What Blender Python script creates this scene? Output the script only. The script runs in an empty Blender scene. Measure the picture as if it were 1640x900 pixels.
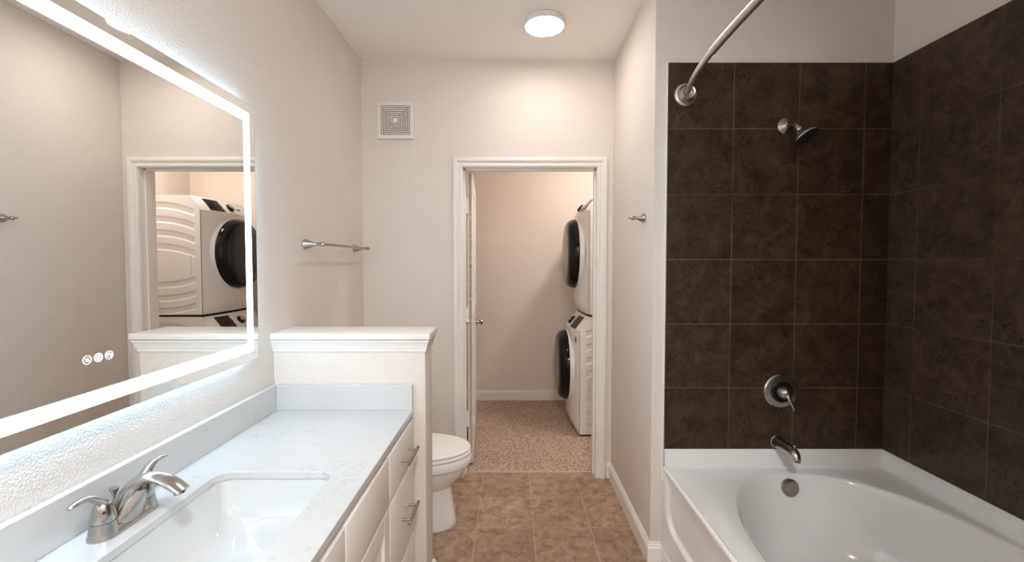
import bpy, bmesh, math, random
from mathutils import Vector, Matrix

random.seed(4)
S = bpy.context.scene
C = S.collection
PI = math.pi

# ------------------------------------------------------------------ camera, world, exposure
cam_d = bpy.data.cameras.new('camera')
cam = bpy.data.objects.new('camera', cam_d); C.objects.link(cam)
cam.location = (0, 0, 1.42)
cam.rotation_euler = (math.radians(90 - 2.0), 0, 0)
cam_d.sensor_width = 36
cam_d.lens = 700 / 1640 * 36
cam_d.shift_y = -5.6 / 1640
cam_d.clip_start = 0.02
S.camera = cam
S.view_settings.view_transform = 'Standard'
S.view_settings.look = 'None'
S.view_settings.exposure = 1.25
S.view_settings.gamma = 1
S.view_settings.use_curve_mapping = False
S.cycles.max_bounces = 12
S.cycles.diffuse_bounces = 8
S.cycles.glossy_bounces = 6
S.cycles.sample_clamp_indirect = 6
S.cycles.use_denoising = True
w = bpy.data.worlds.new('world'); S.world = w; w.use_nodes = True
w.node_tree.nodes['Background'].inputs[0].default_value = (.8, .85, .9, 1)
w.node_tree.nodes['Background'].inputs[1].default_value = .3
# strengths of the light fittings (all are real fixtures, built further down)
L_LAMP = 19.5        # ceiling lamp over the toilet end
L_LAMP2 = 168.0       # same lamp behind the camera
L_LAUNDRY = 68.0
L_STRIP = 6.0        # LED band in the mirror face
L_BACK = 6.5        # LED band behind the mirror
LAMP_COL = (1.0, .925, .855)
LED_COL = (.56, .81, 1.0)
LAMP2_COL = (.92, .962, 1.0)

# ------------------------------------------------------------------ helpers
class MB:
    """collects shapes in world coordinates and links them as ONE mesh object"""
    def __init__(s): s.bm = bmesh.new()
    def box(s, x0, x1, y0, y1, z0, z1, bev=0, seg=2, M=None):
        b = bmesh.new()
        vs = [b.verts.new((x, y, z)) for x in (x0, x1) for y in (y0, y1) for z in (z0, z1)]
        for f in ((0,1,3,2),(4,6,7,5),(0,4,5,1),(2,3,7,6),(0,2,6,4),(1,5,7,3)):
            b.faces.new([vs[i] for i in f])
        if bev:
            bmesh.ops.bevel(b, geom=b.edges[:], offset=bev, segments=seg, profile=.5, affect='EDGES')
        return s.add(b, M)
    def add(s, b, M=None):
        if M is not None: bmesh.ops.transform(b, matrix=M, verts=b.verts[:])
        me = bpy.data.meshes.new('tmp'); b.to_mesh(me); b.free()
        s.bm.from_mesh(me); bpy.data.meshes.remove(me)
        return s
    def loft(s, loops, cap0=True, cap1=True, closed=True, M=None):
        b = bmesh.new()
        R = [[b.verts.new(p) for p in L] for L in loops]
        n = len(R[0])
        for i in range(len(R) - 1):
            for j in range(n if closed else n - 1):
                k = (j + 1) % n
                b.faces.new((R[i][j], R[i][k], R[i+1][k], R[i+1][j]))
        if cap0: b.faces.new(R[0][::-1])
        if cap1: b.faces.new(R[-1])
        bmesh.ops.recalc_face_normals(b, faces=b.faces[:])
        return s.add(b, M)
    def lathe(s, prof, origin, axis, n=40):
        """prof: (distance along axis, radius)"""
        ax = Vector(axis).normalized()
        u = ax.orthogonal().normalized(); v = ax.cross(u)
        o = Vector(origin)
        loops = [[o + ax*d + (u*math.cos(2*PI*k/n) + v*math.sin(2*PI*k/n))*max(r, 1e-4) for k in range(n)] for d, r in prof]
        return s.loft(loops)
    def tube(s, pts, rad, n=16, up=(0, 0, 1), flat=None):
        """sweep; rad per point (a, b): a sideways, b along the up-ish direction"""
        P = [Vector(p) for p in pts]
        loops = []
        for i, p in enumerate(P):
            t = (P[min(i+1, len(P)-1)] - P[max(i-1, 0)]).normalized()
            side = t.cross(Vector(up))
            if side.length < 1e-3: side = t.orthogonal()
            side.normalize(); nn = side.cross(t).normalized()
            r = rad[i] if isinstance(rad, (list, tuple)) and not isinstance(rad[0], (int, float)) or isinstance(rad, list) else rad
            a, c = r if isinstance(r, (tuple, list)) else (r, r)
            loops.append([p + side*a*math.cos(2*PI*k/n) + nn*c*math.sin(2*PI*k/n) for k in range(n)])
        return s.loft(loops)
    def grid(s, fn, nu, nv):
        b = bmesh.new()
        V = [[b.verts.new(fn(i/nu, j/nv)) for j in range(nv+1)] for i in range(nu+1)]
        for i in range(nu):
            for j in range(nv):
                b.faces.new((V[i][j], V[i+1][j], V[i+1][j+1], V[i][j+1]))
        return s.add(b)
    def build(s, name, mat, parent=None, smooth=None):
        bm = s.bm
        bmesh.ops.remove_doubles(bm, verts=bm.verts[:], dist=1e-6)
        off = Vector((0, 0, 0))
        q = parent
        while q is not None:
            off += q.location; q = q.parent
        if off.length: bmesh.ops.translate(bm, vec=-off, verts=bm.verts[:])
        me = bpy.data.meshes.new(name); bm.to_mesh(me); bm.free()
        if mat is not None: me.materials.append(mat)
        o = bpy.data.objects.new(name, me); C.objects.link(o)
        if parent is not None: o.parent = parent
        if smooth:
            for p in me.polygons: p.use_smooth = True
            me.set_sharp_from_angle(angle=math.radians(smooth))
        return o

def tag(o, label, cat, group=None):
    o['label'] = label; o['category'] = cat
    if group: o['group'] = group
    return o
def thing(name, label, cat, loc, group=None):
    o = bpy.data.objects.new(name, None); C.objects.link(o)
    o.location = loc; o.empty_display_size = .1
    return tag(o, label, cat, group)
def struct(o, label=None):
    o['kind'] = 'structure'
    if label: o['label'] = label
    return o

def spline(pts, n=6):
    """Catmull-Rom through points (tuples of any length)"""
    out = []
    for i in range(len(pts) - 1):
        p0 = pts[max(i-1, 0)]; p1 = pts[i]; p2 = pts[i+1]; p3 = pts[min(i+2, len(pts)-1)]
        for k in range(n):
            t = k / n
            out.append(tuple(.5*((2*b) + (c-a)*t + (2*a-5*b+4*c-d)*t*t + (-a+3*b-3*c+d)*t**3) for a, b, c, d in zip(p0, p1, p2, p3)))
    out.append(tuple(pts[-1]))
    return out

def mitre(path, prof, fmap, closed_ends=True):
    """profile (out, up) swept along a 2-D path (offset to the LEFT of travel), fmap(px, py, up) -> xyz"""
    P = [Vector(p) for p in path]
    loops = []
    for i, p in enumerate(P):
        ns = []
        if i > 0: d = (P[i]-P[i-1]).normalized(); ns.append(Vector((-d.y, d.x)))
        if i < len(P)-1: d = (P[i+1]-P[i]).normalized(); ns.append(Vector((-d.y, d.x)))
        n = ns[0] if len(ns) == 1 else (ns[0]+ns[1]) / (1 + ns[0].dot(ns[1]))
        loops.append([fmap(p.x + n.x*o, p.y + n.y*o, u) for o, u in prof])
    return MB().loft(loops)

def rrect(x0, x1, y0, y1, r, n=8):
    pts = []
    for cx, cy, a in ((x1-r, y1-r, 0), (x0+r, y1-r, 90), (x0+r, y0+r, 180), (x1-r, y0+r, 270)):
        for k in range(n+1):
            t = math.radians(a + 90*k/n)
            pts.append((cx + r*math.cos(t), cy + r*math.sin(t)))
    return pts

# ------------------------------------------------------------------ materials
def new_mat(name):
    m = bpy.data.materials.new(name); m.use_nodes = True
    return m, m.node_tree, m.node_tree.nodes['Principled BSDF']
class N:
    def __init__(s, nt): s.nt = nt; s.co = None
    def coord(s):
        if s.co is None: s.co = s.nt.nodes.new('ShaderNodeNewGeometry')
        return s.co.outputs['Position']
    def noise(s, scale, detail=4, rough=.55, vec=None, dist=0):
        n = s.nt.nodes.new('ShaderNodeTexNoise'); n.inputs['Scale'].default_value = scale
        n.inputs['Detail'].default_value = detail; n.inputs['Roughness'].default_value = rough
        n.inputs['Distortion'].default_value = dist
        s.nt.links.new(vec or s.coord(), n.inputs['Vector']); return n.outputs['Fac']
    def voronoi(s, scale, feature='F1', vec=None):
        n = s.nt.nodes.new('ShaderNodeTexVoronoi'); n.inputs['Scale'].default_value = scale; n.feature = feature
        s.nt.links.new(vec or s.coord(), n.inputs['Vector']); return n.outputs['Distance']
    def ramp(s, fac, stops):
        n = s.nt.nodes.new('ShaderNodeValToRGB'); cr = n.color_ramp
        while len(cr.elements) < len(stops): cr.elements.new(.5)
        for e, (p, c) in zip(cr.elements, stops):
            e.position = p; e.color = (*c, 1) if isinstance(c, tuple) else (c, c, c, 1)
        s.nt.links.new(fac, n.inputs['Fac']); return n.outputs['Color']
    def math(s, op, a, b=None, clamp=False):
        n = s.nt.nodes.new('ShaderNodeMath'); n.operation = op; n.use_clamp = clamp
        for i, v in enumerate((a, b)):
            if v is None: continue
            if isinstance(v, (int, float)): n.inputs[i].default_value = v
            else: s.nt.links.new(v, n.inputs[i])
        return n.outputs[0]
    def mix(s, fac, a, b, mode='MIX'):
        n = s.nt.nodes.new('ShaderNodeMix'); n.data_type = 'RGBA'; n.blend_type = mode
        for sock, v in ((n.inputs[0], fac), (n.inputs[6], a), (n.inputs[7], b)):
            if isinstance(v, (int, float)): sock.default_value = v
            elif isinstance(v, tuple): sock.default_value = (*v, 1)
            else: s.nt.links.new(v, sock)
        return n.outputs[2]
    def bump(s, h, strength, dist, prev=None):
        n = s.nt.nodes.new('ShaderNodeBump'); n.inputs['Strength'].default_value = strength
        n.inputs['Distance'].default_value = dist
        s.nt.links.new(h, n.inputs['Height'])
        if prev is not None: s.nt.links.new(prev, n.inputs['Normal'])
        return n.outputs['Normal']
    def sep(s):
        n = s.nt.nodes.new('ShaderNodeSeparateXYZ'); s.nt.links.new(s.coord(), n.inputs[0]); return n.outputs
    def grout(s, sock, off, size, half):
        """1 on a joint line, 0 on the tile"""
        f = s.math('FRACT', s.math('DIVIDE', s.math('SUBTRACT', sock, off - 50*size), size))
        d = s.math('MINIMUM', f, s.math('SUBTRACT', 1.0, f))
        return s.math('LESS_THAN', d, half/size)

def plain(name, col, rough=.5, metal=0, coat=0, spec=.5):
    m, nt, b = new_mat(name)
    b.inputs['Base Color'].default_value = (*col, 1); b.inputs['Roughness'].default_value = rough
    b.inputs['Metallic'].default_value = metal; b.inputs['Coat Weight'].default_value = coat
    b.inputs['Specular IOR Level'].default_value = spec
    return m
def emit(name, col, strength):
    m, nt, b = new_mat(name)
    b.inputs['Base Color'].default_value = (.8, .8, .8, 1)
    b.inputs['Emission Color'].default_value = (*col, 1); b.inputs['Emission Strength'].default_value = strength
    return m
def paint(name, col, rough=.55, tex=.65, scale=200):
    m, nt, b = new_mat(name); n = N(nt)
    h = n.ramp(n.noise(scale, 2, .45), [(.38, 0.0), (.66, 1.0)])
    nm = n.bump(h, tex, .0016)
    v = n.noise(3.0, 3)
    nt.links.new(n.mix(v, tuple(c*.96 for c in col), tuple(min(1, c*1.03) for c in col)), b.inputs['Base Color'])
    nt.links.new(nm, b.inputs['Normal']); b.inputs['Roughness'].default_value = rough
    return m

WALL = (.785, .725, .672)
M = {}
M['wall'] = paint('wall_paint', WALL)
M['ceiling'] = paint('ceiling_paint', (.90, .86, .82), tex=.15, scale=60)
M['laundry'] = paint('laundry_wall_paint', (.80, .715, .65), tex=.2)
M['trim'] = paint('white_trim_paint', (.86, .83, .79), rough=.35, tex=.06, scale=40)
M['cabinet'] = paint('white_cabinet_paint', (.86, .82, .775), rough=.38, tex=.03, scale=60)
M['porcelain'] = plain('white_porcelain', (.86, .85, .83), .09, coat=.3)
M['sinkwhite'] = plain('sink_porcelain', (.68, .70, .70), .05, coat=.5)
M['acrylic'] = plain('white_acrylic', (.86, .84, .815), .14)
M['seat'] = plain('toilet_seat_plastic', (.88, .86, .83), .25)
M['appliance'] = plain('white_appliance_enamel', (.80, .785, .77), .22, coat=.2)
M['gasket'] = plain('dark_gap', (.03, .03, .03), .6)
M['black_glass'] = plain('black_gloss', (.006, .006, .007), .08, spec=.22)
M['smoked'] = plain('smoked_door_glass', (.010, .010, .011), .2, spec=.5)
M['black'] = plain('black_plastic', (.012, .012, .012), .4, spec=.2)
M['caulk'] = plain('white_caulk', (.85, .87, .87), .5)
M['mirror'] = plain('mirror_silver', (.82, .825, .815), 0.0, metal=1)
M['mirror_edge'] = plain('mirror_glass_edge', (.45, .53, .52), .1)
M['alu'] = plain('mirror_back_housing', (.7, .72, .72), .4)
M['plastic'] = plain('white_vent_plastic', (.82, .79, .75), .4)
M['lens'] = emit('lamp_diffuser', LAMP_COL, L_LAMP)
M['lens_rear'] = emit('lamp_diffuser_rear', LAMP2_COL, L_LAMP2)
M['lens_laundry'] = emit('lamp_diffuser_laundry', (1, .93, .86), L_LAUNDRY)
M['led'] = emit('frosted_led_band', LED_COL, L_STRIP)
M['led_back'] = emit('rear_led_band', (.50, .77, 1.0), L_BACK)
M['icon'] = emit('lit_icon', (.80, .86, 1.0), .42)
M['red'] = plain('red_mark', (.10, .008, .008), .4)
M['mark'] = plain('grey_print', (.55, .55, .55), .5)

def metal(name, col, rough, brush=0):
    m, nt, b = new_mat(name); n = N(nt)
    b.inputs['Metallic'].default_value = 1
    b.inputs['Base Color'].default_value = (*col, 1)
    b.inputs['Roughness'].default_value = rough
    return m
M['nickel'] = metal('brushed_nickel', (.47, .445, .42), .24)
M['nickel_dark'] = metal('brushed_nickel_shower', (.42, .385, .35), .25)
M['chrome'] = metal('satin_steel_bar', (.42, .39, .36), .24)
M['satin'] = metal('satin_nickel_rod', (.66, .62, .575), .40)
M['nickel_bar'] = metal('dark_nickel_bar', (.34, .325, .305), .24)

# white quartz with grey veins
m, nt, b = new_mat('white_quartz'); n = N(nt)
big = n.noise(7, 6, .62, dist=1.6)
vein = n.math('ABSOLUTE', n.math('SUBTRACT', big, .5))
line = n.ramp(vein, [(.0, 1.0), (.012, 0.0)])
patch = n.ramp(n.noise(5.5, 2), [(.54, 0.0), (.66, 1.0)])
fleck = n.ramp(n.noise(34, 5, .7, dist=1.0), [(.66, 0.0), (.76, 1.0)])
k = n.math('ADD', n.math('MULTIPLY', line, n.math('MULTIPLY', patch, .55)), n.math('MULTIPLY', fleck, n.math('MULTIPLY', patch, .25)), True)
soft = n.mix(n.noise(4, 3), (.62, .63, .63), (.67, .68, .685))
nt.links.new(n.mix(k, soft, (.38, .36, .34)), b.inputs['Base Color'])
b.inputs['Roughness'].default_value = .14
M['quartz'] = m

def tile_mat(name, dark, mid, light, groutc, axes, sizes, offs, half, rough, gv=.5, speck=.5, spec=.5, sc=(11, 46)):
    m, nt, b = new_mat(name); n = N(nt); xyz = n.sep()
    g = None
    for a, o, size in zip(axes, offs, sizes):
        l = n.grout(xyz['XYZ'.index(a)], o, size, half)
        g = l if g is None else n.math('MAXIMUM', g, l)
    c = n.ramp(n.noise(sc[0], 10, .74, dist=.6), [(.34, dark), (.5, mid), (.68, light)])
    sp = n.ramp(n.noise(sc[1], 8, .7, dist=2.0), [(.53, 0.0), (.575, 1.0)])
    spm = n.ramp(n.noise(9, 5, .65), [(.44, .12), (.58, 1.0)])
    c = n.mix(n.math('MULTIPLY', n.math('MULTIPLY', sp, spm), speck), c, tuple(v*.30 for v in dark))
    # tile to tile tone
    cells = []
    for a, o, size in zip(axes, offs, sizes):
        cells.append(n.math('FLOOR', n.math('DIVIDE', n.math('SUBTRACT', xyz['XYZ'.index(a)], o - 50*size), size)))
    wn = nt.nodes.new('ShaderNodeTexWhiteNoise'); wn.noise_dimensions = '2D'
    cmb = nt.nodes.new('ShaderNodeCombineXYZ')
    for i, cc in enumerate(cells): nt.links.new(cc, cmb.inputs[i])
    nt.links.new(cmb.outputs[0], wn.inputs['Vector'])
    tone = n.math('ADD', n.math('MULTIPLY', wn.outputs['Value'], .22), .89)
    tc = nt.nodes.new('ShaderNodeCombineXYZ')
    for i in range(3): nt.links.new(tone, tc.inputs[i])
    c = n.mix(1.0, c, tc.outputs[0], 'MULTIPLY')
    gn = n.ramp(n.noise(2.2, 2), [(.36, gv), (.62, 1.0)])
    gm = n.math('MULTIPLY', g, gn)
    c = n.mix(gm, c, groutc)
    nt.links.new(c, b.inputs['Base Color'])
    hh = n.math('SUBTRACT', n.math('MULTIPLY', n.noise(14, 5, .6), .5), n.math('MULTIPLY', g, .6))
    nt.links.new(n.bump(hh, .25, .003), b.inputs['Normal'])
    b.inputs['Roughness'].default_value = rough; b.inputs['Specular IOR Level'].default_value = spec
    return m
TS = .2975
M['tile_end'] = tile_mat('dark_brown_tile_end', (.027,.0140,.0072), (.052,.030,.0165), (.083,.051,.031), (.20,.15,.11), 'XZ', (TS, TS), (1.008, 2.027), .0015, .42, .30, .9, .3)
M['tile_side'] = tile_mat('dark_brown_tile_side', (.036,.021,.0125), (.064,.041,.0265), (.095,.064,.044), (.15,.115,.085), 'YZ', (.305, TS), (1.870, 2.027), .0015, .42, .05, .9, .3)
M['tile_floor'] = tile_mat('brown_floor_tile', (.22,.135,.088), (.385,.26,.178), (.53,.38,.275), (.54,.42,.32), 'XY', (.3045, .3075), (.115, 2.288), .0024, .40, .45, .30, .4, (17, 40))

# berber carpet
m, nt, b = new_mat('beige_loop_carpet'); n = N(nt)
mp = nt.nodes.new('ShaderNodeMapping'); nt.links.new(n.coord(), mp.inputs[0]); mp.inputs['Rotation'].default_value = (0, 0, math.radians(38))
mp.inputs['Scale'].default_value = (1, 1.5, .2)
v = n.voronoi(80, vec=mp.outputs[0])
nt.nodes[-1].inputs['Randomness'].default_value = .65
c1 = n.ramp(v, [(.12, (.84, .69, .58)), (.42, (.60, .465, .37)), (.68, (.24, .165, .12))])
c2 = n.mix(n.noise(120, 2), (.78, .76, .74), (1.2, 1.2, 1.2))
c = n.mix(1.0, c1, c2, 'MULTIPLY')
c = n.mix(n.noise(3, 3), c, n.mix(1.0, c, (.85, .83, .82), 'MULTIPLY'))
nt.links.new(c, b.inputs['Base Color']); b.inputs['Roughness'].default_value = .95
b.inputs['Specular IOR Level'].default_value = .1
nt.links.new(n.bump(n.math('SUBTRACT', 1.0, v), .8, .006), b.inputs['Normal'])
M['carpet'] = m

# ------------------------------------------------------------------ room shell
H = 2.712
XL, XR, XT = -.966, .651, 1.735          # left wall, right wall, far wall of the tub alcove
YB, YE = 2.84, 2.02                      # door wall, tub end wall
YR = -.95                                # wall behind the camera
DX0, DX1, DH = -.316, .549, 2.031         # doorway
LY0, LY1, LX0, LX1 = 2.97, 4.440, -1.0, 1.39   # laundry room

def wall(name, x0, x1, y0, y1, z0, z1, mat, bev=0, label=None):
    return struct(MB().box(x0, x1, y0, y1, z0, z1, bev).build(name, M[mat], smooth=40 if bev else None), label)
struct(MB().box(-1.2, 1.9, YR-.1, 2.905, -.1, 0).build('floor', M['tile_floor']), 'brown stone-look square floor tiles')
struct(MB().box(-1.2, 1.9, 2.905, LY1+.1, -.1, .008).build('floor_carpet', M['carpet']), 'beige loop carpet beyond the doorway')
wall('ceiling', -1.2, 1.9, YR-.1, LY1+.1, H, H+.1, 'ceiling')
wall('wall_left', XL-.1, XL, YR, LY0, 0, H, 'wall')
wb = MB()
wb.box(XL-.05, DX0-.02, YB, LY0, 0, H).box(DX1+.02, LX1+.1, YB, LY0, 0, H).box(DX0-.02, DX1+.02, YB, LY0, DH+.02, H)
struct(wb.build('wall_back', M['wall']), 'wall with the doorway')
wall('wall_right', XR, XT+.1, YE, YB, 0, H, 'wall', .006)
wall('wall_tub_side', XT, XT+.1, .37, YE, 0, H, 'wall')
wall('wall_tub_near', XR+.09, XT, .37, .46, 0, H, 'wall')
wall('wall_front_right', XR, XR+.1, YR, .46, 0, H, 'wall')
wall('wall_front', XL-.1, XR+.1, YR-.1, YR, 0, H, 'wall')
wall('wall_laundry_back', LX0-.1, LX1+.1, LY1, LY1+.1, 0, H, 'laundry')
wall('wall_laundry_right', LX1, LX1+.1, LY0, LY1, 0, H, 'laundry')
wall('wall_laundry_left', LX0-.1, LX0, LY0, LY1, 0, H, 'laundry')
# half wall beside the vanity
PX, PY0, PY1 = -.351, 1.757, 1.900
wall('wall_half', XL, PX, PY0, PY1, 0, 1.106, 'wall', .004, 'half wall between vanity and toilet')

# tiled surround
tl = .707
struct(MB().box(tl, XT, YE-.009, YE, .550, 2.323).build('wall_tile_end', M['tile_end']), 'dark brown tiles on the shower end wall')
struct(MB().box(XT-.009, XT, .46, YE-.009, .550, 2.323).build('wall_tile_side', M['tile_side']), 'dark brown tiles on the long tub wall')
struct(MB().box(tl-.0045, tl, YE-.011, YE, .40, 2.326).build('trim_1', M['caulk'], smooth=40), 'white caulk line at the tile edge')

# baseboards
bprof = [(0, 0), (.014, 0), (.014, .078), (.011, .082), (.011, .089), (.007, .093), (.006, .100), (0, .102)]
fl = lambda z: (lambda x, y, u: (x, y, z + u))
def baseboard(name, path, z=0): return struct(mitre(path, bprof, fl(z)).build(name, M['trim']))
baseboard('baseboard_right', [(tl-.005, YE), (XR, YE), (XR, YB), (DX1+.072, YB)][::-1][::-1] if False else [(DX1+.072, YB), (XR, YB), (XR, YE), (tl-.005, YE)][::-1])
baseboard('baseboard_back', [(DX0-.072, YB), (XL, YB)])
baseboard('baseboard_left', [(XL, YB), (XL, PY1)])
baseboard('baseboard_half', [(XL+.0, PY1), (PX, PY1), (PX, PY0)])
baseboard('baseboard_laundry', [(.2, LY1), (LX0, LY1)][::1] if False else [(LX1, LY1), (LX0, LY1)], .008)

# doorway lining and casing
jb = MB()
jb.box(DX0-.02, DX0, YB-.002, LY0+.002, 0, DH+.02).box(DX1, DX1+.02, YB-.002, LY0+.002, 0, DH+.02).box(DX0, DX1, YB-.002, LY0+.002, DH, DH+.02)
jb.box(DX0, DX0+.010, YB+.045, YB+.085, 0, DH).box(DX1-.010, DX1, YB+.045, YB+.085, 0, DH).box(DX0, DX1, YB+.045, YB+.085, DH-.010, DH)
struct(jb.build('trim_2', M['trim']), 'white doorway lining')
cprof = [(.003, 0), (.003, .010), (.007, .013), (.016, .013), (.020, .009), (.025, .010), (.035, .015), (.039, .020), (.048, .021), (.056, .019), (.063, .014), (.063, 0)]
cpath = [(DX0, 0), (DX0, DH), (DX1, DH), (DX1, 0)]
struct(mitre(cpath, cprof, lambda x, z, u: (x, YB - u, z)).build('trim_3', M['trim'], smooth=35), 'white moulded casing around the doorway')
struct(MB().box(DX0, DX1, 2.903, 2.9075, 0, .010, .001).build('trim_4', plain('pale_joint', (.62, .54, .47), .6)), 'thin pale strip between tile and carpet')
# ledge on the half wall
lg = MB().box(XL, PX+.022, PY0-.024, PY1+.030, 1.110, 1.135, .003)
struct(lg.build('trim_5', M['trim'], smooth=40), 'white ledge capping the half wall')
crown = [(0, 0), (.005, 0), (.005, .010), (.008, .013), (.009, .019), (.014, .036), (.017, .040), (.017, .047), (0, .050)]
struct(mitre([(XL, PY1), (PX, PY1), (PX, PY0), (XL, PY0)], crown, fl(1.0600)).build('trim_6', M['trim'], smooth=30), 'white crown moulding under the ledge')

# ------------------------------------------------------------------ laundry door, swung open
hx, hy = DX0 + .048, LY0 + .028
d1 = bpy.data.objects.new('door_1', None); C.objects.link(d1); d1.location = (hx, hy, 0)
struct(d1, 'white panelled door standing open into the laundry')
ang = math.radians(3.2)
R = Matrix.Translation((hx, hy, 0)) @ Matrix.Rotation(ang, 4, 'Z')      # local: x across thickness (-.035..0), y along the door
DW, DT = .80, .036
sl = MB()
sl.box(-DT+.008, -.008, 0, DW, .025, DH-.006, M=R)
for y0, y1, z0, z1 in ((0, .11, .025, DH-.006), (DW-.11, DW, .025, DH-.006), (.11, DW-.11, .025, .22), (.11, DW-.11, .93, 1.06), (.11, DW-.11, DH-.14, DH-.006), (.36, .44, .22, DH-.14)):
    sl.box(-DT, 0, y0, y1, z0, z1, .002, 1, M=R)
slab = sl.build('slab', M['trim'], d1, 40)
for sx in (1, -1):
    kb = MB()
    base = R @ Vector((0 if sx > 0 else -DT, DW-.065, .91)); ax = R.to_3x3() @ Vector((sx, 0, 0))
    kb.lathe([(0, .030), (.006, .030), (.010, .012), (.028, .011), (.034, .020), (.046, .026), (.056, .022), (.060, 0)], base, ax, 28)
    kb.build('door_knob', M['nickel_dark'], d1, 40)
for hz in (.34, 1.06, 1.80):
    hg = MB().box(DX0-.001, hx-DT+.004, LY0+.002, hy+.003, hz-.05, hz+.05)
    hg.lathe([(0, .006), (.104, .006)], (hx-DT+.0005, LY0+.02, hz-.052), (0, 0, 1), 12)
    hg.build('hinge', M['trim'], d1)

# ------------------------------------------------------------------ ceiling lamps
def lamp(label, x, y, lens, group=None):
    t = thing('ceiling_light', label, 'ceiling light', (x, y, H), group)
    MB().lathe([(0, .100), (.003, .1055), (.024, .1065), (.031, .1055), (.033, .103), (.028, .100)], (x, y, H), (0, 0, -1), 64).build('trim_ring', M['plastic'], t, 40)
    MB().lathe([(.026, .100), (.032, .1025), (.0345, .098), (.0355, .06), (.036, 0)], (x, y, H), (0, 0, -1), 64).build('diffuser', lens, t, 60)
    return t
lamp('round white flush ceiling light shining above the doorway end of the bathroom', .174, 2.385, M['lens'])
lamp('round white flush ceiling light behind the camera near the bathroom entrance', .18, -.40, M['lens_rear'])
lamp('round flush ceiling light of the carpeted laundry room beyond the doorway', .90, 3.40, M['lens_laundry'])

# ------------------------------------------------------------------ mirror with light bands
MX = -.930
my0, my1, mz0, mz1 = .360, 1.594, 1.070, 1.976
mt = thing('lighted_mirror', 'large frameless rectangular mirror with lit white band on the left wall', 'mirror', (XL, (my0+my1)/2, mz0))
MB().box(MX-.005, MX, my0, my1, mz0, mz1).build('glass', M['mirror'], mt)
eg = MB()
for a in ((my0-.0012, my0, mz0-.0012, mz1+.0012), (my1, my1+.0012, mz0-.0012, mz1+.0012), (my0, my1, mz0-.0012, mz0), (my0, my1, mz1, mz1+.0012)):
    eg.box(MX-.005, MX+.0002, *a)
eg.build('polished_edge', M['mirror_edge'], mt)
MB().box(XL+.001, MX-.005, my0+.032, my1-.032, mz0+.032, mz1-.032).build('back_housing', M['alu'], mt)
bl = MB()
q = .0285
for a in ((my0+q, my0+.032, mz0+.032, mz1-.032), (my1-.032, my1-q, mz0+.032, mz1-.032), (my0+.032, my1-.032, mz0+q, mz0+.032), (my0+.032, my1-.032, mz1-.032, mz1-q)):
    bl.box(XL+.008, MX-.009, *a)
bl.build('rear_light_band', M['led_back'], mt)
i0, i1 = .031, .064
fb = MB()
for a in ((my0+i0, my0+i1, mz0+i0, mz1-i0), (my1-i1, my1-i0, mz0+i0, mz1-i0), (my0+i1, my1-i1, mz0+i0, mz0+i1), (my0+i1, my1-i1, mz1-i1, mz1-i0)):
    fb.box(MX, MX+.0008, *a)
fb.build('light_band', M['led'], mt)
# touch icons: rings with a heater, a sun and a power sign
def ring(mb, y, z, r0, r1, a0=0, a1=360, n=36):
    loops = []
    nseg = max(3, int(n*(a1-a0)/360))
    for k in range(nseg+1):
        a = math.radians(a0 + (a1-a0)*k/nseg); c, s_ = math.cos(a), math.sin(a)
        loops.append([(MX+.0002, y+r0*s_, z+r0*c), (MX+.0002, y+r1*s_, z+r1*c), (MX+.0009, y+r1*s_, z+r1*c), (MX+.0009, y+r0*s_, z+r0*c)])
    mb.loft(loops)
def bar(mb, y0, z0, y1, z1, w):
    d = Vector((y1-y0, z1-z0)).normalized(); nx = Vector((-d.y, d.x))*w/2
    q_ = [(y0+nx.x, z0+nx.y), (y1+nx.x, z1+nx.y), (y1-nx.x, z1-nx.y), (y0-nx.x, z0-nx.y)]
    mb.loft([[(MX+.0002, *p) for p in q_], [(MX+.0009, *p) for p in q_]])
iz, iy = 1.206, .976
for k in (-1, 0, 1):
    mb = MB(); y = iy + k*.0262
    ring(mb, y, iz, .0086, .0100)
    if k == -1:
        for j in (-1, 0, 1):
            pts = [(y+j*.0027 + .0007*math.sin(t*2*PI), iz-.0042+.0084*t) for t in (0, .25, .5, .75, 1)]
            for p, r_ in zip(pts, pts[1:]): bar(mb, *p, *r_, .0013)
    elif k == 0:
        ring(mb, y, iz, .0024, .0034)
        for j in range(8):
            a = j*PI/4
            bar(mb, y+.0036*math.cos(a), iz+.0036*math.sin(a), y+.0086*math.cos(a), iz+.0078*math.sin(a), .0009)
    else:
        ring(mb, y, iz, .0042, .0054, 35, 325)
        bar(mb, y, iz+.0062, y, iz-.0002, .0013)
    mb.build('touch_icon', M['icon'], mt)

# ------------------------------------------------------------------ vanity
CT = .826                                   # counter top height
VY0, VY1 = .335, PY0 - .002
CFX = -.400                                 # counter front edge
FX = -.397                                  # door and drawer faces
cab = thing('vanity_cabinet', 'white bathroom vanity cabinet under the stone counter, with steel bar pulls', 'cabinet', (XL, (VY0+VY1)/2, 0))
cb = MB()
cb.box(XL+.002, FX-.0205, VY0, VY0+.016, .09, CT-.021).box(XL+.002, FX-.0205, VY1-.016, VY1, .09, CT-.021).box(XL+.002, XL+.010, VY0, VY1, .09, CT-.021)
cb.box(XL+.002, FX-.0205, VY0, VY1, .09, .106).box(FX-.040, FX-.0205, VY0, VY1, .09, CT-.021).box(FX-.10, FX-.085, VY0, VY1, 0, .09)
cb.build('carcass', M['cabinet'], cab)
SY = 1.022
def panel(name, y0, y1, z0, z1): return MB().box(FX-.0195, FX, y0, y1, z0, z1, .0022, 2).build(name, M['cabinet'], cab, 40)
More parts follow.
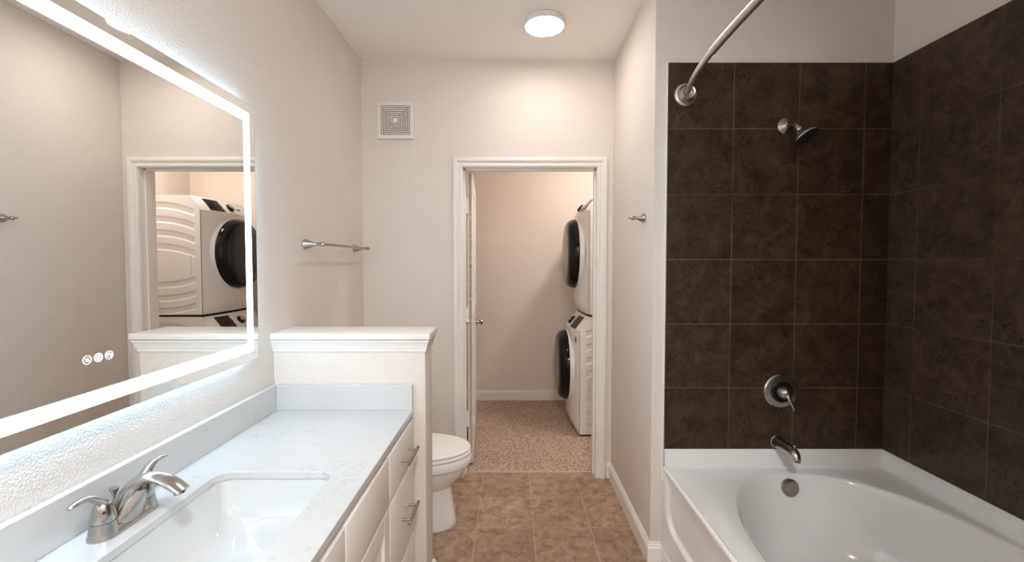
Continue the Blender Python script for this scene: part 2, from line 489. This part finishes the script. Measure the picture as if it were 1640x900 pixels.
def shaker(name, y0, y1, z0, z1):
    mb = MB(); s_ = .058
    mb.box(FX-.0195, FX-.010, y0, y1, z0, z1)
    for a in ((y0, y0+s_, z0, z1), (y1-s_, y1, z0, z1), (y0+s_, y1-s_, z0, z0+s_), (y0+s_, y1-s_, z1-s_, z1)):
        mb.box(FX-.0195, FX, *a, .0015, 1)
    return mb.build(name, M['cabinet'], cab, 40)
def pull(parent, y, z, vert=False, L=.150):
    mb = MB(); bx_ = FX + .034
    if not vert:
        mb.lathe([(0, .0050), (.001, .006), (L-.001, .006), (L, .0050)], (bx_, y-L/2, z), (0, 1, 0), 20)
        for s_ in (-1, 1): mb.lathe([(-.001, .0048), (.034, .0048)], (FX, y+s_*.048, z), (1, 0, 0), 16)
    else:
        mb.lathe([(0, .0050), (.001, .006), (L-.001, .006), (L, .0050)], (bx_, y, z-L/2), (0, 0, 1), 20)
        for s_ in (-1, 1): mb.lathe([(-.001, .0048), (.034, .0048)], (FX, y, z+s_*.048), (1, 0, 0), 16)
    return mb.build('bar_pull', M['chrome'], parent, 40)
zt, zd = .788, .630
for y0, y1 in ((SY+.004+.372, VY1-.004), (VY0+.004, SY-.004-.372)):
    if y0 > y1: y0, y1 = y1, y0
    yc = (y0+y1)/2
    for a, b_ in ((zd+.004, zt), (.342, zd-.004), (.098, .336)):
        d = panel('drawer', y0+.002, y1-.002, a, b_); pull(d, yc+.018, (a+b_)/2 - (.004 if a > .6 else -.008))
for y0, y1, hs in ((SY+.004, SY+.368, 0), (SY-.368, SY-.004, 1)):
    panel('false_drawer_front', y0, y1, zd+.004, zt)
    d = shaker('cabinet_door', y0, y1, .098, zd-.004); pull(d, y0+.03 if hs == 0 else y1-.03, .52, True)

# counter with the sink cut-out
ct = thing('countertop', 'white quartz counter with faint grey veins and low splash on the vanity', 'counter', (XL, (VY0+VY1)/2, CT-.02))
sx0, sx1, sy0, sy1 = -.827, -.503, .745, 1.220
inner = rrect(sx0, sx1, sy0, sy1, .040, 10)
ox0, ox1, oy0, oy1 = XL+.002, CFX, VY0-.01, VY1
cx, cy = (sx0+sx1)/2, (sy0+sy1)/2
outer = []
for px, py in inner:
    dx, dy = px-cx, py-cy
    t = min(((ox1-cx)/dx) if dx > 1e-9 else 1e9, ((ox0-cx)/dx) if dx < -1e-9 else 1e9, ((oy1-cy)/dy) if dy > 1e-9 else 1e9, ((oy0-cy)/dy) if dy < -1e-9 else 1e9)
    outer.append([cx+dx*t, cy+dy*t])
for c_ in ((ox1, oy1), (ox0, oy1), (ox0, oy0), (ox1, oy0)):
    j = min(range(len(outer)), key=lambda k: (outer[k][0]-c_[0])**2 + (outer[k][1]-c_[1])**2)
    outer[j] = list(c_)
def off(pts, d):   # shrink/grow a rounded rectangle about the sink centre
    r = []
    for px, py in pts:
        r.append((px + d*(1 if px > cx else -1)*min(1, abs(px-cx)/((sx1-sx0)/2))**.0001 if abs(px-cx) > 1e-6 else px, py + d*(1 if py > cy else -1)))
    return r
innb = rrect(sx0-.002, sx1+.002, sy0-.002, sy1+.002, .042, 10)
cm = MB()
cm.loft([[(*p, CT-.020) for p in inner], [(*p, CT-.020) for p in outer], [(*p, CT-.0015) for p in outer],
         [(p[0]+(-.0015 if p[0] > cx else .0), p[1], CT) for p in outer], [(*p, CT) for p in innb], [(*p, CT-.002) for p in inner], [(*p, CT-.020) for p in inner]], False, False)
cm.build('slab', M['quartz'], ct, 30)
MB().box(XL+.002, XL+.021, VY0-.01, VY1-.0205, CT, CT+.102, .0015, 1).build('back_splash', M['quartz'], ct)
MB().box(XL+.002, CFX-.001, VY1-.020, VY1, CT, CT+.102, .0015, 1).build('side_splash', M['quartz'], ct)

# sink
sk = thing('sink', 'white rectangular undermount sink set in the quartz counter', 'sink', (cx, cy, .655))
def rl(d, z, r): return [(x, y, z) for x, y in rrect(sx0-d, sx1+d, sy0-d, sy1+d, r, 10)]
L = [rl(.020, CT-.0205, .07), rl(.005, CT-.0205, .045), rl(.004, CT-.025, .045), rl(.000, CT-.045, .046), rl(-.006, CT-.072, .048), rl(-.016, CT-.100, .052),
     rl(-.030, CT-.122, .055), rl(-.050, CT-.140, .055), rl(-.076, CT-.152, .05), rl(-.105, CT-.159, .04), rl(-.135, CT-.163, .02)]
sm = MB().loft(L, False, False)
outb = [rl(.020, CT-.0205, .07), rl(.020, CT-.030, .07), rl(.008, CT-.045, .06), rl(.0, CT-.12, .06), rl(-.03, CT-.165, .05), rl(-.10, CT-.180, .04)]
sm.loft(outb, False, True)
L2 = [L[-1], [(cx + (x-cx)*.3, cy + (y-cy)*.13, CT-.166) for x, y, z in L[-1]]]
sm.loft(L2, False, True)
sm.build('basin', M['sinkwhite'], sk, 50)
MB().lathe([(0, .024), (.003, .024), (.004, .018), (.006, .016), (.008, 0)], (cx, cy, CT-.167), (0, 0, 1), 32).build('drain', M['nickel'], sk, 40)

# faucet
fx, fy = -.886, .980
fa = thing('faucet', 'brushed nickel two-handle faucet with arched spout on the counter behind the sink', 'faucet', (fx, fy, CT))
fb = MB()
def stad(hw, hl, z, n=14):
    pts = []
    for k in range(n+1):
        a = PI*k/n; pts.append((fx + hw*math.cos(a), fy + (hl-hw) + hw*math.sin(a), CT+z))
    for k in range(n+1):
        a = PI + PI*k/n; pts.append((fx + hw*math.cos(a), fy - (hl-hw) + hw*math.sin(a), CT+z))
    return pts
fb.loft([stad(.0285, .0800, 0), stad(.0285, .0800, .003), stad(.0265, .078, .010), stad(.0235, .074, .016), stad(.018, .068, .019)])
for s_ in (-1, 1):
    fb.lathe([(0.002, .0285), (.006, .0280), (.020, .0248), (.034, .0226)], (fx, fy+s_*.0508, CT), (0, 0, 1), 32)
fb.build('base', M['nickel'], fa, 50)
for s_ in (-1, 1):
    hd = MB(); hyy = fy+s_*.0508
    hd.lathe([(.0352, .0222), (.037, .0226), (.050, .0205), (.062, .0182), (.070, .0158), (.0765, .011), (.0795, .004), (.080, 0)], (fx, hyy, CT), (0, 0, 1), 32)
    pts = spline([(0, -.010, .052), (-.001, .000, .073), (-.001, .014, .088), (-.001, .030, .0985), (0, .049, .1035), (.001, .067, .1020), (.002, .074, .1000)], 5)
    rr = spline([(.0120, .010), (.0135, .010), (.0125, .0080), (.0100, .0066), (.0088, .0052), (.0075, .0042), (.0040, .0024)], 5)
    hd.tube([(fx+a, hyy+s_*b_, CT+c_) for a, b_, c_ in pts], [tuple(r) for r in rr], 18)
    h_ = hd.build('lever_handle', M['nickel'], fa, 50)
    MB().lathe([(0, .0034), (.0012, .0030)], (fx+.014, hyy - .0125*1, CT+.058), (.8, -.6, .25), 14).build('temperature_dot', M['red'] if s_ < 0 else M['gasket'], h_)
sp = MB()
path = spline([(-.004, .008), (.000, .030), (.008, .056), (.026, .086), (.056, .103), (.086, .102), (.114, .089), (.136, .073)], 6)
rad = spline([(.040, .019), (.034, .019), (.027, .018), (.0205, .0155), (.0185, .0125), (.0195, .0100), (.0205, .0090), (.0195, .0075)], 6)
sp.tube([(fx+a, fy, CT+b_) for a, b_ in path], [tuple(r) for r in rad], 28)
# web under the arch, wide at the foot
web = []
for t in range(9):
    u = t/8; hw = .038*(1-u)**1.1 + .010
    zz = .010 + .066*u; xf = .024 + .020*math.sin(u*PI*.55)
    web.append([(fx-.006, fy-hw, CT+zz), (fx+xf*.55, fy-hw*.95, CT+zz), (fx+xf, fy-hw*.5, CT+zz), (fx+xf+.004, fy, CT+zz), (fx+xf, fy+hw*.5, CT+zz), (fx+xf*.55, fy+hw*.95, CT+zz), (fx-.006, fy+hw, CT+zz)])
sp.loft(web)
spout = sp.build('spout', M['nickel'], fa, 50)
MB().lathe([(0, .0115), (.010, .0115), (.011, .009), (.0115, 0)], (fx+.126, fy, CT+.077), (.25, 0, -1), 24).build('aerator', M['nickel'], spout, 40)
lr = MB().lathe([(0.012, .0028), (.062, .0028), (.064, .0045), (.068, .0052), (.074, .0085), (.078, .0092), (.080, .0088), (.081, 0)], (fx-.022, fy, CT), (0, 0, 1), 20)
lr.build('lift_rod', M['nickel'], fa, 50)

# ------------------------------------------------------------------ towel bar, robe hook
POST = [(0, .0235), (.003, .0240), (.006, .0225), (.020, .0185), (.036, .0125), (.050, .0078), (.060, .0062), (.068, .0068), (.075, .0095), (.083, .0112), (.091, .0100), (.097, .0050), (.098, 0)]
tb = thing('towel_bar', 'brushed nickel towel bar on the left wall above the half wall', 'towel bar', (XL, 2.35, 1.504))
for y in (2.04, 2.672):
    MB().lathe(POST, (XL, y, 1.504), (1, 0, 0), 28).build('post', M['nickel'], tb, 50)
MB().lathe([(0, .0065), (.640, .0065)], (XL+.083, 2.033, 1.504), (0, 1, 0), 20).build('bar', M['nickel_bar'], tb, 50)
hk = thing('robe_hook', 'small brushed nickel robe hook on the right wall', 'hook', (XR, 2.155, 1.637))
MB().lathe([(0, .0215), (.003, .0220), (.014, .0190), (.026, .0135), (.036, .0080), (.043, .0068), (.048, .0085), (.055, .0108), (.062, .0100), (.067, .0060), (.070, .0040), (.078, .0042), (.082, .0034), (.084, 0)], (XR, 2.155, 1.637), (-1, 0, 0), 28).build('post', M['nickel_dark'], hk, 50)

# ------------------------------------------------------------------ exhaust vent
vx, vz, vs = -.742, 2.323, .116
ve = thing('exhaust_vent', 'square white exhaust fan grille with concentric slots on the door wall', 'vent', (vx, YB, vz))
def sqring(mb, o, i, y0, y1, wob=0):
    for a in ((vx-o, vx+o, i, o), (vx-o, vx+o, -o, -i), (vx-o, vx-i, -i, i), (vx+i, vx+o, -i, i)):
        mb.box(a[0], a[1], y0, y1, vz+a[2], vz+a[3])
fr = MB()
b_ = bmesh.new()
outer_ = [(-vs, -vs), (vs, -vs), (vs, vs), (-vs, vs)]
def sq(h_, y): return [(vx+a*h_, y, vz+c_*h_) for a, c_ in ((-1,-1),(1,-1),(1,1),(-1,1))]
fr.loft([sq(.092, YB-.006), sq(.092, YB-.026), sq(.114, YB-.026), sq(vs, YB-.019), sq(vs, YB-.0005)], False, False)
fr.build('frame', M['plastic'], ve)
MB().box(vx-.093, vx+.093, YB-.006, YB-.0005, vz-.093, vz+.093).build('dark_backing', M['gasket'], ve)
lv = MB(); o = .0875
for k in range(6):
    sqring(lv, o, o-.0060, YB-.025, YB-.007); o -= .0121
lv.box(vx-.016, vx+.016, YB-.025, YB-.006, vz-.016, vz+.016)
lv.build('louvers', M['plastic'], ve)

# ------------------------------------------------------------------ toilet
tc_y = 2.342
to = thing('toilet', 'white two-piece toilet with closed lid behind the half wall', 'toilet', (XL, tc_y, 0))
def egg(xb, xf, hw, z, n=48, p=2.0):
    """plan outline: back at xb, front tip at xf"""
    pts = []; xm = xb + (xf-xb)*.42
    for k in range(n):
        a = 2*PI*k/n; c_, s_ = math.cos(a), math.sin(a)
        ax = (xf-xm) if c_ > 0 else (xm-xb)
        e = 2/p
        pts.append((xm + ax*math.copysign(abs(c_)**e, c_), tc_y + hw*math.copysign(abs(s_)**e, s_), z))
    return pts
bw = MB()
ped = [(-.80, -.306, .112, 0, 2.6), (-.80, -.302, .115, .010, 2.6), (-.79, -.310, .108, .04, 2.6), (-.79, -.322, .100, .12, 2.5), (-.78, -.332, .095, .20, 2.4), (-.78, -.332, .095, .26, 2.4)]
prof = [(-.775, -.345, .098, .212, 2.3), (-.775, -.328, .113, .216, 2.2), (-.77, -.306, .132, .236, 2.1), (-.765, -.280, .149, .266, 2.1), (-.76, -.256, .162, .298, 2.1), (-.755, -.242, .169, .325, 2.1), (-.752, -.240, .170, .333, 2.1), (-.750, -.234, .175, .337, 2.1),
        (-.750, -.221, .184, .343, 2.1), (-.750, -.218, .186, .358, 2.1), (-.750, -.218, .186, .378, 2.1), (-.750, -.223, .182, .387, 2.1), (-.745, -.235, .17, .388, 2.1)]
bw.loft([egg(a, b_, c_, d, p=e) for a, b_, c_, d, e in ped])
bw.loft([egg(a, b_, c_, d, p=e) for a, b_, c_, d, e in prof])
bw.box(XL+.02, -.72, tc_y-.16, tc_y+.16, .30, .388, .02, 3)
bw.box(XL+.05, -.70, tc_y-.10, tc_y+.10, 0, .32, .02, 3)
bw.build('bowl', M['porcelain'], to, 50)
def slabegg(xb, xf, hw, z0, z1, r=.006):
    return MB().loft([egg(xb+r, xf-r, hw-r, z0), egg(xb, xf, hw, z0+r*.7), egg(xb, xf, hw, z1-r), egg(xb+r*.4, xf-r*.4, hw-r*.4, z1-r*.35), egg(xb+r*1.6, xf-r*1.6, hw-r*1.6, z1)])
slabegg(-.735, -.222, .183, .391, .407, .005).build('seat', M['seat'], to, 50)
slabegg(-.745, -.225, .181, .4095, .4265, .007).build('lid', M['seat'], to, 50)
MB().box(XL+.012, -.775, tc_y-.215, tc_y+.215, .385, .715, .02, 3).build('tank', M['porcelain'], to, 50)
MB().box(XL+.006, -.765, tc_y-.225, tc_y+.225, .716, .752, .010, 3).build('tank_lid', M['porcelain'], to, 50)
fh = MB().lathe([(0, .012), (.012, .012)], (-.776, tc_y-.16, .66), (1, 0, 0), 16).box(-.766, -.756, tc_y-.165, tc_y-.09, .652, .668, .004)
fh.build('flush_lever', M['nickel'], to, 50)

# ------------------------------------------------------------------ washer and dryer
MYa, MYb, MH = 3.490, 4.176, .972
def machine(name, label, cat, xe, z0, xback):
    yc = (MYa+MYb)/2; W = MYb-MYa
    t = thing(name, label, cat, ((xe+xback)/2, yc, z0))
    def setback(v):      # fascia leans back at the top
        if v < .865: return 0
        u = (v-.865)/(1-.865); return .085*u**1.25
    zb = .018
    hz = lambda v: z0 + zb + (MH-zb)*v
    # carcass without the near side skin
    pr = [(xe, hz(0)), (xe, hz(.865))] + [(xe+setback(.865+.135*k/6), hz(.865+.135*k/6)) for k in range(1, 7)] + [(xback, hz(1)), (xback, hz(0))]
    MB().loft([[(x, MYa+.010, z) for x, z in pr], [(x, MYb, z) for x, z in pr]]).build('carcass', M['appliance'], t)
    # pressed side panel facing the doorway
    def rec(x, z):
        h_ = (z-z0)/.97; s_ = (x-(xe+.045)); ln = xback-xe-.09; u = s_/ln*2-1
        if abs(u) > 1: return 0
        d = 0; drop = .064*u*u
        def band(c_, hw):
            e = abs(h_-c_)/hw
            return max(0, min(1, (1.1-e)/.2))
        endf = max(0, min(1, (1-abs(u))/.03))
        for c_ in (.900, .785, .672, .560): d = max(d, band(c_+.02-drop, .0235)*endf)
        for c_ in (.262, .150, .045): d = max(d, band(c_-.0+drop*.75, .0215)*endf)
        if abs(u) > .88 and abs(u) < .905 and .30 < h_ < .53: d = max(d, .6)
        return d
    def side(u, v):
        z = hz(v); x0_ = xe + setback(v)
        x = x0_ + (xback-x0_)*u
        return (x, MYa + .0065*rec(x, z), z)
    MB().grid(side, 130, 210).build('side_panel', M['appliance'], t, 60)
    # bowed front
    bow = lambda u: .060*(1-abs(2*u-1)**2.6)
    def front(u, v):
        k = 1 if v < .1 else 1
        low = .035*max(0, (.10-v)/.10)**2
        return (xe + setback(v) + low*(bow(u)/.06) - bow(u)*(1 - .35*max(0, (v-.865)/.135)), MYa+.003 + (W-.006)*u, hz(v))
    fm = MB().grid(front, 40, 60)
    top = [front(u/40, 1) for u in range(41)]
    bot = [front(u/40, 0) for u in range(41)]
    for edge in (top, bot):
        fm.loft([edge, [(xe+.12, p[1], p[2]) for p in edge]], False, False, closed=False)
    fm.build('front_panel', M['appliance'], t, 40)
    # seam under the control fascia and down the near corner
    sm_ = MB()
    loops = []
    for u in range(0, 41):
        p = Vector(front(u/40, .872)); loops.append([(p.x-.0006, p.y, p.z-.0012), (p.x-.0006, p.y, p.z+.0012), (p.x+.004, p.y, p.z+.0012), (p.x+.004, p.y, p.z-.0012)])
    sm_.loft(loops)
    sm_.box(xe-.0015, xe+.0015, MYa-.0006, MYa+.004, hz(0), hz(.868))
    sm_.build('panel_seam', plain('seam_grey', (.16, .15, .14), .6), t)
    # plinth foot
    MB().box(xe+.02, xback-.02, MYa+.02, MYb-.02, z0+.001, hz(0)).build('plinth', M['gasket'], t)
    # door
    dz, dy = z0+.512, yc+.020; xf = xe-.060
    MB().lathe([(-.03, .312), (-.008, .312), (.004, .310), (.008, .306), (.009, .296)], (xf, dy, dz), (-1, 0, 0), 72).build('door_surround', M['appliance'], t, 40)
    dr = MB().lathe([(-.01, .302), (.024, .302), (.040, .298), (.062, .286), (.078, .270), (.084, .258)], (xf, dy, dz), (-1, 0, 0), 72).build('door', M['black_glass'], t, 40)
    MB().lathe([(.082, .259), (.087, .254), (.092, .19), (.095, .10), (.096, 0)], (xf, dy, dz), (-1, 0, 0), 72).build('door_glass', M['smoked'], dr, 60)
    # controls lie on the leaning fascia
    def fac(u, v, out=0):
        a = Vector(front(u, v)); e1 = (Vector(front(u+.01, v))-a).normalized(); e2 = (Vector(front(u, min(1, v+.01))) - Vector(front(u, min(1, v+.01)-.01))).normalized()
        nn = e2.cross(e1).normalized()
        if nn.x > 0: nn = -nn
        return a + nn*out, nn
    def patch(name, u0, u1, v0, v1, mat, out, parent, n=10):
        loops = []
        for k in range(n+1):
            u = u0 + (u1-u0)*k/n
            loops.append([tuple(fac(u, v0, -.002)[0]), tuple(fac(u, v0, out)[0]), tuple(fac(u, (v0+v1)/2, out)[0]), tuple(fac(u, v1, out)[0]), tuple(fac(u, v1, -.002)[0])])
        return MB().loft(loops).build(name, mat, parent)
    dsp = patch('display', .13, .36, .885, .985, M['black_glass'], .0015, t)
    mk = bmesh.new(); mk.from_mesh(dsp.data); nf = len(mk.faces)
    def dash(p, hy_):
        q_ = [(p.x-.0004, p.y-hy_, p.z-.0012), (p.x-.0004, p.y+hy_, p.z-.0012), (p.x-.0004, p.y+hy_, p.z+.0012), (p.x-.0004, p.y-hy_, p.z+.0012)]
        f = mk.faces.new([mk.verts.new(Vector(a)-t.location) for a in q_]); f.material_index = 1
    for i in range(3):
        for j in range(4):
            for uo in (.145, .335): dash(fac(uo+.004*i, .895+.022*j, .003)[0], .003)
    for i in range(9): dash(fac(.17+.016*i, .894, .003)[0], .002)
    mk.to_mesh(dsp.data); mk.free(); dsp.data.materials.append(M['mark'])
    p, nn = fac(.50, .93, 0)
    kb = MB().lathe([(-.004, .043), (.006, .043), (.007, .036)], p, nn, 40).build('dial_ring', M['nickel'], t, 40)
    MB().lathe([(.0, .035), (.016, .034), (.020, .030), (.021, 0)], p, nn, 40).build('dial', M['black'], kb, 40)
    MB().lathe([(.0205, .020), (.0225, .019), (.023, 0)], p, nn, 32).build('dial_cap', M['nickel'], kb, 40)
    bt = MB()
    for i in range(2):
        p, nn = fac(.66+.05*i, .93, 0); bt.lathe([(-.002, .011), (.003, .011), (.0035, 0)], p, nn, 24)
    bt.build('buttons', M['black'], t)
    p = Vector(front(.10, .80))
    if cat == 'washing machine':
        MB().box(p.x-.002, p.x+.012, p.y-.012, p.y+.012, p.z-.022, p.z+.022).build('badge', M['black'], t)
    p = Vector(front(.5, .08))
    MB().lathe([(-.004, .006), (.003, .005), (.0035, 0)], p, (-1, 0, 0), 16).build('lower_badge', M['nickel'], t, 40)
    return t
machine('washing_machine', 'white front-loading washing machine with black round door standing on the carpet under the dryer', 'washing machine', .546, .008, 1.29)
machine('clothes_dryer', 'white front-loading clothes dryer with black round door stacked on top of the washing machine', 'dryer', .620, .008+MH+.002, 1.30)

# ------------------------------------------------------------------ bathtub
tubx0, tubx1, tuby0, tuby1, RZ = .712, XT-.002, .463, YE-.002, .470
tu = thing('bathtub', 'wide white alcove bathtub with oval basin against the dark tiles', 'bathtub', ((tubx0+tubx1)/2, (tuby0+tuby1)/2, 0))
tcx = 1.254; NN = 96
def sup(hw, yn, yf, z, n_=2.35):
    pts = []; ym = (yn+yf)/2; hl = (yf-yn)/2
    for k in range(NN):
        a = 2*PI*k/NN; c_, s_ = math.cos(a), math.sin(a); e = 2/n_
        pts.append((tcx + hw*math.copysign(abs(c_)**e, c_), ym + hl*math.copysign(abs(s_)**e, s_), z))
    return pts
rim = sup(.452, .540, 1.942, RZ)
dx0, dx1, dy0, dy1 = tubx0+.010, tubx1-.016, tuby0+.012, tuby1-.016
def to_rect(pts, x0, x1, y0, y1, z):
    out = []; ccx, ccy = tcx, (y0+y1)/2
    for px, py, _ in pts:
        dx, dy = px-ccx, py-ccy
        t = min(((x1-ccx)/dx) if dx > 1e-9 else 1e9, ((x0-ccx)/dx) if dx < -1e-9 else 1e9, ((y1-ccy)/dy) if dy > 1e-9 else 1e9, ((y0-ccy)/dy) if dy < -1e-9 else 1e9)
        out.append([ccx+dx*t, ccy+dy*t, z])
    for c_ in ((x1, y1), (x0, y1), (x0, y0), (x1, y0)):
        j = min(range(len(out)), key=lambda k: (out[k][0]-c_[0])**2 + (out[k][1]-c_[1])**2)
        out[j] = [c_[0], c_[1], z]
    return out
deck = to_rect(rim, dx0, dx1, dy0, dy1, RZ)
mid = [(p[0]*.45+q_[0]*.55, p[1]*.45+q_[1]*.55, RZ-.002) for p, q_ in zip(deck, rim)]
levels = [sup(a, b, c_, RZ-d) for a, b, c_, d in ((.4505, .542, 1.9405, .0015), (.447, .546, 1.937, .004), (.442, .552, 1.932, .010), (.436, .560, 1.926, .025), (.424, .58, 1.917, .07), (.408, .615, 1.902, .14),
          (.384, .665, 1.880, .22), (.356, .725, 1.85, .285), (.320, .79, 1.81, .325), (.268, .87, 1.75, .345), (.18, 1.0, 1.64, .352), (.06, 1.2, 1.44, .355))]
tm = MB().loft([deck, mid] + levels, False, True)
# apron with a recessed rounded panel
AH = RZ
def apron(u, v):
    y = tuby0 + (tuby1-tuby0)*u; z = AH*v
    x = tubx0
    # rounded upper edge
    top_r = .012
    if z > AH-top_r:
        q_ = (z-(AH-top_r))/top_r; x += top_r*(1-math.sqrt(max(0, 1-q_*q_)))*.9
    # signed distance to the recessed panel
    cyy, czz, hy_, hz_, r = (tuby0+tuby1)/2, .335, (tuby1-tuby0)/2-.042, .128, .11
    qx, qz = abs(y-cyy)-hy_+r, abs(z-czz)-hz_+r
    sd = math.hypot(max(qx, 0), max(qz, 0)) + min(max(qx, qz), 0) - r
    if z > czz: sd = max(abs(y-cyy)-hy_, (z-.452))
    k_ = max(0, min(1, (-sd)/.022)); k_ = k_*k_*(3-2*k_)
    x += .016*k_
    if z < .085: x -= .004*max(0, min(1, (.085-z)/.006))
    return (x-.012+.006, y, z)
tm.grid(apron, 150, 94)
tm.loft([[(tubx0+.006, y, RZ) for y in (tuby0, tuby1)], [(dx0+.002, y, RZ) for y in (tuby0, tuby1)]], False, False, closed=False)
# tile flange: cove then upstand along three walls
def cove(t): # (inset from wall, height)
    return t
fp = [(.040, RZ-.0005), (.026, RZ+.0015), (.018, RZ+.008), (.014, RZ+.020), (.011, RZ+.076), (.009, RZ+.079), (0, RZ+.080)]
path = [(tubx0-.002, tuby1), (tubx1, tuby1), (tubx1, tuby0), (tubx0-.002, tuby0)]
loops = []
for i, (px, py) in enumerate(path):
    row = []
    for ins, z in fp:
        x = px - (ins if i in (1, 2) else 0); y = py + (-ins if i in (0, 1) else ins)
        row.append((x, y, z))
    loops.append(row)
tm.loft(loops, False, False, closed=False)
bmesh.ops.recalc_face_normals(tm.bm, faces=tm.bm.faces[:])
tm.build('shell', M['acrylic'], tu, 45)
ofp = MB().lathe([(-.012, .036), (.006, .038), (.010, .036), (.012, .030), (.0115, .012), (.013, 0)], (1.237, 1.9135, .418), (0, -1, .16), 40)
ofp.build('overflow_plate', M['nickel_dark'], tu, 40)
MB().lathe([(0, .032), (.003, .032), (.004, .02), (.006, 0)], (1.24, 1.62, RZ-.3535), (0, 0, 1), 32).build('drain', M['nickel_dark'], tu, 40)

# ------------------------------------------------------------------ shower fittings
WY = YE - .009
ts = thing('tub_spout', 'brushed nickel tub spout on the tiled wall just above the bathtub', 'spout', (1.234, WY, .585))
s_ = MB()
path = spline([(0, .000, 0), (0, -.05, .002), (0, -.10, .002), (0, -.128, -.003), (0, -.143, -.016), (0, -.147, -.032)], 5)
s_.tube([(1.234+a, WY+b_, .585+c_) for a, b_, c_ in path], [tuple(r) for r in spline([(.027, .027), (.0255, .0255), (.0235, .023), (.022, .021), (.019, .017), (.017, .013)], 5)], 28, up=(1, 0, .001))
s_.build('body', M['nickel_dark'], ts, 50)
MB().lathe([(0, .031), (.004, .031), (.006, .028)], (1.234, WY, .585), (0, -1, 0), 36).build('collar', M['nickel'], ts, 40)
MB().lathe([(0, .003), (.010, .003), (.011, .006), (.018, .006), (.019, 0)], (1.234, WY-.128, .604), (0, 0, 1), 18).build('diverter_knob', M['nickel_dark'], ts, 40)

vc = Vector((1.247, WY, .823))
va = thing('shower_valve', 'round nickel shower valve with lever on the tiled wall above the tub spout', 'valve', vc)
MB().lathe([(0, .079), (.004, .079), (.009, .074), (.012, .060), (.012, .048)], vc, (0, -1, 0), 56).build('plate', M['nickel_dark'], va, 30)
MB().lathe([(.008, .050), (.017, .050), (.019, .046), (.013, .040), (.013, 0)], vc, (0, -1, 0), 48).build('inner_ring', M['black'], va, 30)
hb = MB().lathe([(.008, .034), (.026, .032), (.042, .026), (.054, .018), (.060, .008), (.061, 0)], vc, (0, -1, 0), 36)
lp = spline([(0, -.044, 0), (.004, -.058, -.018), (.012, -.068, -.042), (.020, -.074, -.068)], 5)
hb.tube([tuple(vc+Vector(p)) for p in lp], [tuple(r) for r in spline([(.014, .012), (.011, .009), (.0075, .006), (.0045, .004)], 5)], 16, up=(0, -1, 0))
hb.build('lever_handle', M['nickel_dark'], va, 50)

sc_ = Vector((1.243, WY, 2.038))
sh = thing('shower_sprayer', 'nickel shower head with black spray face on an arm from the tiled wall', 'shower head', sc_)
MB().lathe([(0, .036), (.003, .036), (.008, .030), (.018, .018), (.024, .012)], sc_, (0, -1, 0), 36).build('escutcheon', M['nickel_dark'], sh, 40)
ap = spline([(0, 0, 0), (0, -.035, .002), (-.002, -.070, -.012), (-.004, -.094, -.036)], 5)
MB().tube([tuple(sc_+Vector(p)) for p in ap], [(.0085, .0085)]*len(ap), 18).build('arm', M['nickel_dark'], sh, 50)
hn = Vector((.30, -.50, -.80)).normalized(); hc = sc_ + Vector((-.004, -.094, -.036))
hd = MB().lathe([(-.006, .0105), (.004, .0125), (.012, .0125), (.016, .011), (.022, .016), (.034, .024), (.046, .040), (.054, .0495), (.060, .0520), (.064, .0510), (.065, .048)], hc, hn, 48)
hd.build('head', M['nickel_dark'], sh, 40)
fc = MB().lathe([(.060, .0485), (.0655, .0485), (.067, .042), (.068, 0)], hc, hn, 48).build('spray_face', M['black'], sh, 40)
nz = MB(); u_ = hn.orthogonal().normalized(); v_ = hn.cross(u_)
for rr_, cnt in ((.010, 6), (.020, 12), (.030, 18), (.040, 24)):
    for k in range(cnt):
        a = 2*PI*k/cnt; nz.lathe([(0, .0016), (.0025, .0010)], hc + hn*.067 + (u_*math.cos(a)+v_*math.sin(a))*rr_, hn, 6)
nz.build('nozzles', plain('grey_rubber', (.10, .10, .10), .6), fc)

# curved curtain rod
rodz = 2.182
rd = thing('shower_curtain_rod', 'curved brushed nickel shower curtain rod fixed high above the tub', 'curtain rod', (.79, 1.24, rodz))
rx = lambda y:   .714 + .070*abs((y-1.24)/.73)**3.0
ymid = 1.24
pts = [(rx(1.24+.73*k/24), 1.24+.73*k/24, rodz) for k in range(-24, 25)]
MB().tube([p for p in pts if abs(p[1]-ymid) < .38], 0.0150, 20).build('rod', M['satin'], rd, 50)
for sg in (1, -1):
    seg = [p for p in pts if (p[1]-ymid)*sg > .33]
    MB().tube(seg, 0.0122, 20).build('inner_rod', M['satin'], rd, 50)
    wy = YE-.009 if sg > 0 else .46
    fo = Vector((.786, wy, rodz-.004)); ax = Vector((-.22, -sg, 0)) if sg > 0 else Vector((-.22, 1, 0))
    MB().lathe([(0, .0500), (.006, .0505), (.010, .047), (.012, .041), (.022, .039), (.030, .033), (.038, .0315), (.044, .029), (.042, .023), (.025, .021)], fo, (0, -sg, 0), 48).build('flange', M['satin'], rd, 35)
